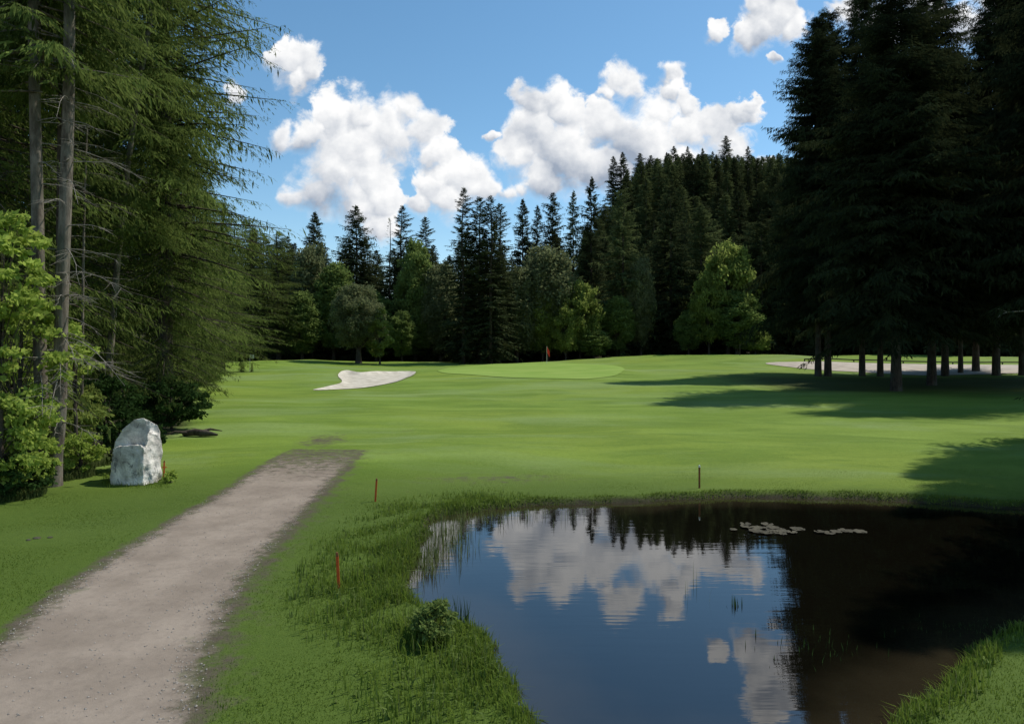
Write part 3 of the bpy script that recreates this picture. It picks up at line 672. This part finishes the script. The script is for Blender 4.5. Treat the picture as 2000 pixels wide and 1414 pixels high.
link('crown', np_mesh('crown', V, f, 4, False, T_), M['spruce_near'], TW); link('limbs', np_mesh('limbs', *stk, 4, True), M['bark_grey'], TW)
def bare_tree(pxs, D, r0, r1, lab, nb, mat='bark_grey', crown=None, name='bare_trunk_spruce'):
    global TX, TY
    TX, TY = (pxs[0][0] - 1000) * D / F, D; root = empty(name, (TX, TY, 0), lab, 'tree')
    T_ = spl(path_trunk(pxs, D, 0, 0)); rad = np.interp(np.linspace(0, 1, len(T_)), [0, .08, 1], [r0 * 1.4, r0, r1])
    link('trunk', np_mesh('trunk', *tube(T_, rad, 10), 4, True), M[mat], root)
    for k in range(nb):
        i_ = rr.integers(3, len(T_) - 1); dead_branch(T_[i_], rr.uniform(-1.6, .6) if k % 3 else rr.uniform(2.4, 4.4), rr.uniform(.5, 2.), rr.uniform(.1, .5), root, .016)
    if crown:
        V, f, t_, s_ = spruce_crown(*crown, sub=6, prof=.5, leafw=.24, hang=1.2, hangl=.5, droop=.5, sticks=True)
        V[:, 0] += T_[-1, 0] * .6; link('crown', np_mesh('crown', V, f, 4, False, t_), M['spruce_near'], root)
bare_tree([(112, 925), (116, 700), (118, 500), (121, 200), (122, -300)], 23.2, .16, .12, 'dark bare trunk standing close behind the right hand twin trunk', 14, 'bark_dark', (28, 3.6, 13, 160, 12, 170))
bare_tree([(158, 880), (160, 740), (162, 560), (165, 400), (170, 250)], 26, .065, .03, 'thin pole like dead trunk right of the twin trunks', 16)
bare_tree([(205, 860), (222, 600), (236, 450), (262, 230), (300, 0), (330, -200)], 31, .15, .09, 'slender grey trunk leaning right between twin trunks and large spruce', 20, 'bark_grey', (30, 4.4, 9, 260, 12, 171))

# --- broadleaf growth on the left
def bush(name, label, x, y, H, R, cb, ncl, nl, leaf, mat, seed, r0=.03, shape=0., z=None):
    return plant_tree(make_broadleaf(name, H, R, cb, ncl, nl, seed, r0, mat, leaf, shape=shape, cs=.8, flat=.4), name, label, 'bush' if H < 3.5 else 'tree', x, y, H, None, 1., rz=0, z=z)
def bx(u, D): return (u - 1000) * D / F
bush('sapling', 'leafy bright maple sapling rising at the left edge of the picture', bx(2, 19.6), 19.6, 8.6, 1.5, 4.4, 80, 60, .19, 'leaf_bright', 301, .05)
bush('sapling', 'bright green young tree in front of the twin trunks at the left', bx(38, 20.6), 20.6, 6.2, 1.7, 1.6, 70, 60, .17, 'leaf_bright', 302, .05)
bush('sapling', 'small yellow green sapling right of the twin trunks', bx(150, 23.5), 23.5, 5.5, .9, 3.0, 26, 60, .16, 'leaf_bright', 303, .03)
bush('shrub', 'leafy shrub at the left edge below the saplings', bx(2, 19.4), 19.4, 3.4, 1.6, .2, 80, 60, .15, 'leaf_bright', 304)
bush('shrub', 'yellow green shrub between the twin trunks and the boulder', bx(158, 22.8), 22.8, 1.6, .85, .1, 60, 80, .10, 'leaf_bright', 305)
bush('shrub', 'low leafy shrub under the twin trunks', bx(60, 20.2), 20.2, 1.9, .9, .1, 60, 70, .12, 'leaf_bright', 306)
bush('shrub', 'dark shrub with brown twigs in the bottom left corner of the wood', bx(22, 19.6), 19.6, 1.3, 1.2, .05, 60, 60, .12, 'leaf_dark', 307)
bush('shrub', 'dark green shrub directly behind the boulder', bx(262, 24), 24, 2.1, 1.1, .1, 60, 80, .13, 'leaf_dark', 308)
bush('shrub', 'dense dark shrub at the wood edge right of the boulder', bx(335, 34), 34, 2.9, 1.9, .1, 110, 90, .17, 'leaf_dark', 309)
bush('shrub', 'second dark shrub deeper behind the boulder', bx(205, 29), 29, 3.3, 2., .1, 90, 80, .17, 'leaf_dark', 310)
bush('shrub', 'mid green shrub behind the twin trunks', bx(95, 26), 26, 3.6, 2.2, .1, 100, 80, .17, 'leaf_pale', 311)
bush('shrub', 'bright leafy hazel behind the left edge saplings', bx(20, 25), 25, 6.5, 2.4, .5, 110, 70, .19, 'leaf_bright', 312)
bush('shrub', 'tiny yellow green shrub beside the boulder and its red stake', bx(334, 21.9), 21.9, .42, .28, .02, 20, 40, .07, 'leaf_bright', 313, .01)
bush('shrub', 'leafy green bush on the near bank of the pond', *px(845, 1250), .66, .42, .03, 46, 70, .07, 'leaf_mid', 314, .015)
bush('shrub', 'pale shrub low at the lawn edge beneath the left spruces', bx(400, 70), 70, 2.2, 2.0, .1, 60, 60, .25, 'leaf_mid', 315)

# ------------------------------------------------------------------ boulder
bxx, byy = px(254, 943)
RK = empty('boulder', (bxx, byy + .35, -.06), 'tall pale grey marbled boulder standing on the grass left of the path', 'boulder')
def hull(pts):
    bm = bmesh.new()
    for p in pts: bm.verts.new(p)
    r = bmesh.ops.convex_hull(bm, input=bm.verts)
    bmesh.ops.delete(bm, geom=[v for v in bm.verts if not v.link_faces], context='VERTS'); return bm
k_ = 21.6 / F
def P2(u, y, d): return ((u - 254) * k_ - .56 * d, d, (943 - y) * k_)
A_ = [P2(208, 943, -.1), P2(308, 943, .2), P2(309, 900, .2), P2(307, 858, .25), P2(299, 828, .25), P2(270, 815, .1), P2(250, 817, .1), P2(226, 836, .15), P2(210, 862, .1),
      P2(216, 943, .75), P2(300, 943, .75), P2(298, 840, .6), P2(262, 820, .6), P2(222, 866, .6)]
B_ = [P2(202, 943, -.52), P2(268, 943, -.60), P2(270, 874, -.52), P2(262, 862, -.46), P2(226, 864, -.38), P2(208, 871, -.36), P2(203, 900, -.46), P2(206, 943, .3), P2(285, 943, .2), P2(280, 868, .2), P2(215, 872, .2)]
D_ = [P2(266, 943, -.60), P2(270, 868, -.44), P2(276, 840, -.22), P2(308, 943, .25), P2(309, 900, .22), P2(306, 852, .28), P2(268, 943, .3), P2(300, 943, .5), P2(280, 836, .2), P2(292, 943, -.34)]
bm = bmesh.new()
for L__ in (A_, B_, D_):
    h = hull(L__); m_ = bpy.data.meshes.new('t'); h.to_mesh(m_); bm.from_mesh(m_); h.free()
rm = bpy.data.meshes.new('rock'); bm.to_mesh(rm); bm.free(); ro = link('rock', rm, M['stone'], RK)
md = ro.modifiers.new('r', 'REMESH'); md.mode = 'VOXEL'; md.voxel_size = .035
dg = bpy.context.evaluated_depsgraph_get(); me2 = bpy.data.meshes.new_from_object(ro.evaluated_get(dg)); ro.modifiers.clear()
for _ in range(1):
    bm = bmesh.new(); bm.from_mesh(me2); bmesh.ops.smooth_vert(bm, verts=bm.verts, factor=.5, use_axis_x=True, use_axis_y=True, use_axis_z=True); bmesh.ops.smooth_vert(bm, verts=bm.verts, factor=.5, use_axis_x=True, use_axis_y=True, use_axis_z=True); bm.normal_update()
    for v in bm.verts:
        n = -.03 + mnoise.fractal(v.co * 2.2, .9, 2.2, 6) * .05 + abs(mnoise.noise(v.co * 3.1 + Vector((3, 1, 2)))) * -.05
        flat = 1 if v.normal.y > -.75 or v.co.x > .28 else .25
        v.co += v.normal * n * flat
    for f_ in bm.faces: f_.smooth = True
    bm.to_mesh(me2); bm.free()
me2.materials.clear(); me2.materials.append(M['stone']); ro.data = me2

# ------------------------------------------------------------------ stakes, flags, posts
def box_bm(w, d, h, z0=0, taper=1.):
    bm = bmesh.new(); bmesh.ops.create_cube(bm, size=1)
    for v in bm.verts:
        s = taper if v.co.z > 0 else 1; v.co = Vector((v.co.x * w * s, v.co.y * d * s, (v.co.z + .5) * h + z0))
    bmesh.ops.bevel(bm, geom=bm.edges[:], offset=min(w, d) * .15, segments=1, affect='EDGES'); return bm
def bm_obj(name, bm, mat, parent=None):
    me = bpy.data.meshes.new(name); bm.to_mesh(me); bm.free(); return link(name, me, mat, parent)
for (u, yb, yt, lean, w, m_, lab) in [
    (662, 1157, 1080, -.05, .05, 'stake', 'red wooden stake in the rough grass left of the pond, nearest of the stakes'),
    (733, 973, 928, .06, .05, 'stake', 'red stake beside the far end of the gravel path'),
    (1366, 951, 906, 0, .05, 'stake_dark', 'weathered brown red stake on the lawn behind the pond'),
    (320, 935, 897, .02, .045, 'stake', 'short orange stake beside the boulder')]:
    x_, y_ = px(u, yb); h_ = (yb - yt) * y_ / F
    r_ = empty('marker_stake', (x_, y_, H1(x_, y_)), lab, 'stake', 'red marker stakes'); r_.rotation_euler = (0, lean, .3)
    bm_obj('post', box_bm(w, w * .8, h_ * .90 + .1, -.1), M[m_], r_)
    bm_obj('cap', box_bm(w * 1.12, w * .95, h_ * .10, h_ * .9, .7), M['stake_dark' if m_ == 'stake' else 'pole'], r_)
    if u == 320: bm_obj('crosspiece', box_bm(.16, .025, .03, h_ * .62), M[m_], r_)
def flag(u, yb, D, Hh, m_, lab, fl=.5, fh=.42, droop=0):
    x_ = (u - 1000) * D / F; r_ = empty('golf_flag', (x_, D, H1(x_, D)), lab, 'flag')
    link('pole', np_mesh('pole', *tube([(0, 0, 0), (0, 0, Hh * .5), (0, 0, Hh)], [.035, .03, .03], 8), 4, True), M['pole'], r_)
    n = 9; V = []; 
    for th_ in (-.01, .01):
        for a in range(n):
            for b in range(5):
                s = a / (n - 1); V.append((fl * s * (1 - droop * .5), th_ + .05 * math.sin(s * 7), Hh - fh * b / 4 - droop * s * fh))
    Fq = [(a * 5 + b, a * 5 + b + 1, a * 5 + b + 6, a * 5 + b + 5) for a in range(n - 1) for b in range(4)]; Fq += [tuple(k + n * 5 for k in q_)[::-1] for q_ in Fq]
    link('cloth', np_mesh('cloth', V, Fq, 4, True), M[m_], r_)
flag(1068, 712, 112, 2.9, 'red', 'red flag on a thin pole at the back of the putting green', .75, 1.0, .8)
flag(488, 727, 98, 2.5, 'white', 'small white flag at the left end of the fairway', .6, .55, .1)
for (u, lab) in [(472, 'small dark conifer sapling on the lawn left of the white flag'), (492, 'small dark conifer sapling right below the white flag')]:
    x_ = bx(u, 97); plant_tree(slim[0], 'conifer_sapling', lab, 'tree', x_, 97, 2.0 if u == 472 else 1.25, 'saplings by the white flag', 2.2 if u == 472 else 1.6)
x_ = bx(1445, 130); r_ = empty('marker_post', (x_, 130, H1(x_, 130)), 'thin grey post on the ridge below the bright broadleaf', 'post')
bm_obj('post', box_bm(.14, .14, 2.1, -.2), M['bark_dark'], r_); bm_obj('cap', box_bm(.2, .2, .12, 1.9), M['timber'], r_)
# low dark rail beyond the copse
r_ = empty('dark_bar', (50, 112, H1(50, 112)), 'low dark rail running along the far side of the pale track', 'rail')
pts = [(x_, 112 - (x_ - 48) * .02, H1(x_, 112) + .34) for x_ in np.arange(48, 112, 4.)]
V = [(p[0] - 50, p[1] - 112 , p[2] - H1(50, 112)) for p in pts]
link('rail', np_mesh('rail', *tube(V, [.11] * len(V), 6), 4, True), M['timber'], r_)  # thin dark tube on short posts along the track
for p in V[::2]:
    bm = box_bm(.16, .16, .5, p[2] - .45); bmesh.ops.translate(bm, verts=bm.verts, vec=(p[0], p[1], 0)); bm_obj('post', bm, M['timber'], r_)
# log with roots at the wood edge
lx, ly = px(392, 852); r_ = empty('fallen_log', (lx, ly, H1(lx, ly)), 'short brown root log on bare soil right behind the boulder', 'log')
parts = [tube([(-.9, .2, .12), (-.3, .05, .20), (.3, -.1, .17), (.85, -.15, .10)], [.12, .17, .15, .05], 8), tube([(-.1, 0, .2), (.3, .35, .3), (.8, .5, .2)], [.09, .06, .02], 6), tube([(-.6, .1, .15), (-1.1, -.2, .25), (-1.5, -.3, .1)], [.09, .06, .02], 6)]
link('wood', np_mesh('wood', *join(parts), 4, True), M['bark_dark'], r_)

# ------------------------------------------------------------------ grass and water plants
def blades(name, x, y, h, w, mat, z=None, lean=.35, seg=2, seed=1, label=None, cat=None, kind='stuff', parent=None):
    r = np.random.default_rng(seed); n = len(x); z = height(x, y) if z is None else z
    a = r.random(n) * 2 * np.pi; d = np.column_stack([np.cos(a), np.sin(a), np.zeros(n)]); s = np.column_stack([-np.sin(a), np.cos(a), np.zeros(n)])
    ln = np.abs(r.normal(0, lean, n)); B = np.column_stack([x, y, z - .01]); w = np.asarray(w)[:, None] * s * .5; h = np.asarray(h)[:, None]; ln = ln[:, None]
    up = np.array([0, 0, 1.])
    V = np.stack([B - w, B + w, B + up * h * .6 + d * h * ln * .3 + w * .7, B + up * h * .6 + d * h * ln * .3 - w * .7, B + up * h * (1 - ln * .25) + d * h * ln + w * .1, B + up * h * (1 - ln * .25) + d * h * ln - w * .1], 1).reshape(-1, 3)
    k = np.arange(n)[:, None] * 6; Fq = np.concatenate([k + np.array([0, 1, 2, 3]), k + np.array([3, 2, 4, 5])])
    t = r.random(n); me = np_mesh(name, V, Fq, 4, False, np.concatenate([t, t]))
    return tag(link(name, me, M[mat], parent), label, cat, kind=kind)
def scatter(n, x0, x1, y0, y1, seed): r = np.random.default_rng(seed); return r.uniform(x0, x1, n), r.uniform(y0, y1, n), r
# short turf near the camera
x, y, r = scatter(1100000, -17, 24, 6.5, 32, 5)
infr = (np.abs(x) < y * .78 + .5) & (r.random(len(x)) < np.clip(1.25 - y / 26, 0, 1))
x, y = x[infr], y[infr]; a_, b_ = sdist(x, y, POND), sdist(x, y, TRACK)
keep = (a_ > .05) & (b_ > -.12 + .3 * r.random(len(x)) ** 2) & (x > wood_edge(y) - .8)
x, y, a_, b_ = x[keep], y[keep], a_[keep], b_[keep]
keep = r.random(len(x)) < np.clip(.35 + b_ * .6, 0, 1); x, y, a_ = x[keep], y[keep], a_[keep]
hh = r.uniform(.02, .045, len(x)) * (1 + .5 * np.sin(x * 1.3) * np.sin(y * 1.7)) * np.clip(1.3 - y / 28, .25, 1)
blades('turf_grass', x, y, hh, r.uniform(.008, .016, len(x)), 'blade', seed=6, label='short green turf in the foreground', cat='grass')
# tall rough grass round the pond and between pond and path
x, y, r = scatter(420000, -8, 16, 6.5, 26, 8)
a_, b_ = sdist(x, y, POND), sdist(x, y, TRACK)
cl = np.sin(x * 2.1 + np.sin(y * 1.3) * 2) * np.sin(y * 1.9 + np.sin(x * 1.1) * 2)
west = sstep(1.5, -1.5, x - np.interp(y, [7, 11, 15, 18], [0, -1.2, -1.0, 0]))
zone = np.where(a_ < .35, 1, np.clip(1.0 - a_ / (.5 + 1.9 * west), 0, 1) * .8)
keep = (a_ > -.06) & (b_ > .7) & (r.random(len(x)) < zone * (.35 + .65 * (cl > -.2))) & (a_ < 3.2)
x, y, a_, cl, west = x[keep], y[keep], a_[keep], cl[keep], west[keep]
far_b = sstep(15.5, 18, y) * sstep(-1, 2, x); kp = r.random(len(x)) < 1 - far_b * np.clip((a_ - .25) / .2, 0, .97); x, y, a_, cl, west, far_b = x[kp], y[kp], a_[kp], cl[kp], west[kp], far_b[kp]
hh = r.uniform(.08, .20, len(x)) * (1 - .45 * sstep(13.5, 17, y)) * (1 - .35 * far_b) * (1 + .55 * west * np.clip(1.2 - a_ / 2.2, 0, 1)) * (1 + .4 * cl)
blades('rough_grass', x, y, hh, r.uniform(.010, .022, len(x)), 'blade', seed=9, lean=.5, label='long tufted grass on the pond banks', cat='grass')
kk_ = rng.random(len(x)) < .10
blades('dry_stalks', x[kk_] + .02, y[kk_], hh[kk_] * 1.35, np.full(kk_.sum(), .012), 'reed', seed=19, lean=.45, label='dry pale stalks standing among the long bank grass', cat='grass')
kk_ = rng.random(len(x)) < .08
blades('bank_weeds', x[kk_] + .03, y[kk_], hh[kk_] * .7, np.full(kk_.sum(), .045), 'leaf_mid', seed=20, lean=.9, label='broad leaved weeds among the long bank grass', cat='weeds')
x, y, r = scatter(60000, -12, 0, 7, 24, 33); d_ = sdist(x, y, TRACK); kk_ = (d_ < -.1) & (r.random(len(x)) < np.where(d_ > -.6, .5, .12)) & (r.random(len(x)) < np.clip(1.3 - y / 20, .1, 1)); x, y = x[kk_], y[kk_]; n = len(x)
sz = r.uniform(.006, .02, n); oct_ = np.array([(1, 0, 0), (0, 1, 0), (-1, 0, 0), (0, -1, 0), (0, 0, .7), (0, 0, -.7)]); V = np.column_stack([x, y, height(x, y) + .016])[:, None] + (oct_[None] * r.uniform(.6, 1.3, (n, 6, 1))) * sz[:, None, None]
Fq = (np.arange(n)[:, None, None] * 6 + np.array([(0, 1, 4), (1, 2, 4), (2, 3, 4), (3, 0, 4), (1, 0, 5), (2, 1, 5), (3, 2, 5), (0, 3, 5)])[None]).reshape(-1, 3)
M['pebble'] = simple('pebbles', (.20, .17, .14), (.42, .38, .33), 30, .9)
tag(link('gravel', np_mesh('gravel', V.reshape(-1, 3), Fq, 3, False), M['pebble']), 'loose grey gravel lying on the path', 'gravel', kind='stuff')
x, y, r = scatter(2600, bxx - 1.5, bxx + 1.5, byy - .6, byy + 1.5, 44); kk_ = (np.abs(x - bxx + .56 * (y - byy - .35)) < 1.0 + .12 * r.random(len(x))) & (r.random(len(x)) < .6); x, y = x[kk_], y[kk_]
blades('boulder_grass', x, y, r.uniform(.05, .17, len(x)), r.uniform(.01, .018, len(x)), 'blade', seed=45, label='longer unmown grass round the foot of the boulder', cat='grass')
# pale weeds along the wood edge
x, y, r = scatter(60000, -19, -11, 17, 26, 11); e = x - wood_edge(y); keep = (e > -1.6) & (e < .5 + .4 * np.sin(y * 2)) & (sdist(x, y, np.array([(bxx - .9, byy), (bxx + .9, byy), (bxx + .9, byy + 1), (bxx - .9, byy + 1)])) > .1)
x, y = x[keep], y[keep]
blades('edge_weeds', x, y, r.uniform(.08, .38, len(x)), r.uniform(.012, .025, len(x)), 'reed', seed=12, lean=.5, label='pale weeds along the foot of the left wood', cat='weeds')
# reeds standing in the pond, each clump a plant
def reed_clump(u, y_, n, sx, sy, h0, h1, lab, seed, w=.012, mat='reed', lean=.16):
    x0, y0 = px(u, y_, WZ); r = np.random.default_rng(seed); e = empty('reed_clump', (x0, y0, WZ), lab, 'reeds', 'reeds in the pond')
    x_ = r.normal(0, sx, n); yy = r.normal(0, sy, n)
    if n <= 100:
        hs_ = r.uniform(h0, h1, n)
        for k in range(n): blades('stem', x_[k:k + 1], yy[k:k + 1], hs_[k:k + 1], np.full(1, w), mat, z=np.full(1, -.1), lean=lean, seed=seed + k * 7, kind=None, parent=e)
        return
    blades('stems', x_, yy, r.uniform(h0, h1, n), np.full(n, w), mat, z=np.full(n, -.1), lean=lean, seed=seed, kind='stuff', parent=e)
reed_clump(868, 1058, 420, .35, .75, .2, .6, 'pale reeds in the water at the left corner of the pond', 21)
reed_clump(836, 1105, 300, .16, .5, .2, .5, 'reeds against the left bank of the pond', 22)
reed_clump(930, 1015, 160, .7, .25, .2, .5, 'reeds below the far bank at the left', 23)
reed_clump(1045, 1006, 98, .8, .15, .15, .45, 'sparse reeds along the middle of the far bank', 24)
reed_clump(1434, 1182, 16, .07, .05, .15, .32, 'little tuft of upright leaves alone in open water', 25, .022, 'leaf_dark')
reed_clump(1340, 1150, 9, .18, .4, .3, .5, 'few thin stalks in the middle of the pond', 26, .007)
reed_clump(895, 1222, 36, .12, .15, .3, .62, 'dark cattail leaves beside the leafy bush', 27, .022, 'leaf_dark')
reed_clump(1600, 1262, 70, .5, .3, .08, .25, 'dark leafy stalks in the shade at the near side of the pond', 28, .02, 'leaf_dark')
reed_clump(1900, 1228, 220, .5, .2, .06, .2, 'dim grass clump in the shaded right corner of the pond', 29, .015, 'leaf_dark')
# water lilies: one plant each, its leaves parts
def lily(u, y_, n, sx, sy, lab, seed):
    x0, y0 = px(u, y_, WZ); r = np.random.default_rng(seed); e = empty('water_lily', (x0, y0, WZ), lab, 'water lily', 'water lilies')
    for k in range(n):
        R_ = r.uniform(.07, .17); cx, cy = r.normal(0, sx), r.normal(0, sy); a0 = r.random() * 6.28; m = 18; tilt = r.normal(0, .06)
        top = [(cx, cy, .012)] + [(cx + R_ * math.cos(a0 + .25 + 5.8 * q_ / (m - 1)), cy + R_ * math.sin(a0 + .25 + 5.8 * q_ / (m - 1)), .014 + R_ * .12 * abs(math.sin(q_ * 1.1)) + tilt * R_) for q_ in range(m)]
        V = top + [(a, b, c - .006) for a, b, c in top]; Fq = [(0, q_, q_ + 1) for q_ in range(1, m)] + [(m + 1, m + 2 + q_, m + 1 + q_) for q_ in range(1, m)]
        me = np_mesh('leaf', V, Fq, 3, False); o = link('leaf', me, M['pad'], e)
lily(1508, 1036, 26, .34, .30, 'larger patch of pale lily pads near the far bank', 31)
lily(1640, 1039, 9, .30, .08, 'smaller strip of lily pads right of the larger patch', 32)
# small stones / pale clover in the left grass
for k, (u, y_, s, lab) in enumerate([(72, 1046, .06, 'small pale stone in the grass left of the path'), (98, 1044, .045, 'smallest pale stone in the left grass'), (55, 1050, .04, 'flat pale stone at the far left of the three')]):
    x_, yy = px(u, y_); bm = bmesh.new(); bmesh.ops.create_icosphere(bm, subdivisions=2, radius=s)
    for v in bm.verts: v.co = Vector((v.co.x * 1.5, v.co.y, v.co.z * .5)) * (1 + .3 * mnoise.noise(v.co * 20 + Vector((k, 0, 0))))
    o = bm_obj('stone', bm, M['pad']); o.location = (x_, yy, H1(x_, yy) + .01); tag(o, lab, 'stone', 'stones in the grass')
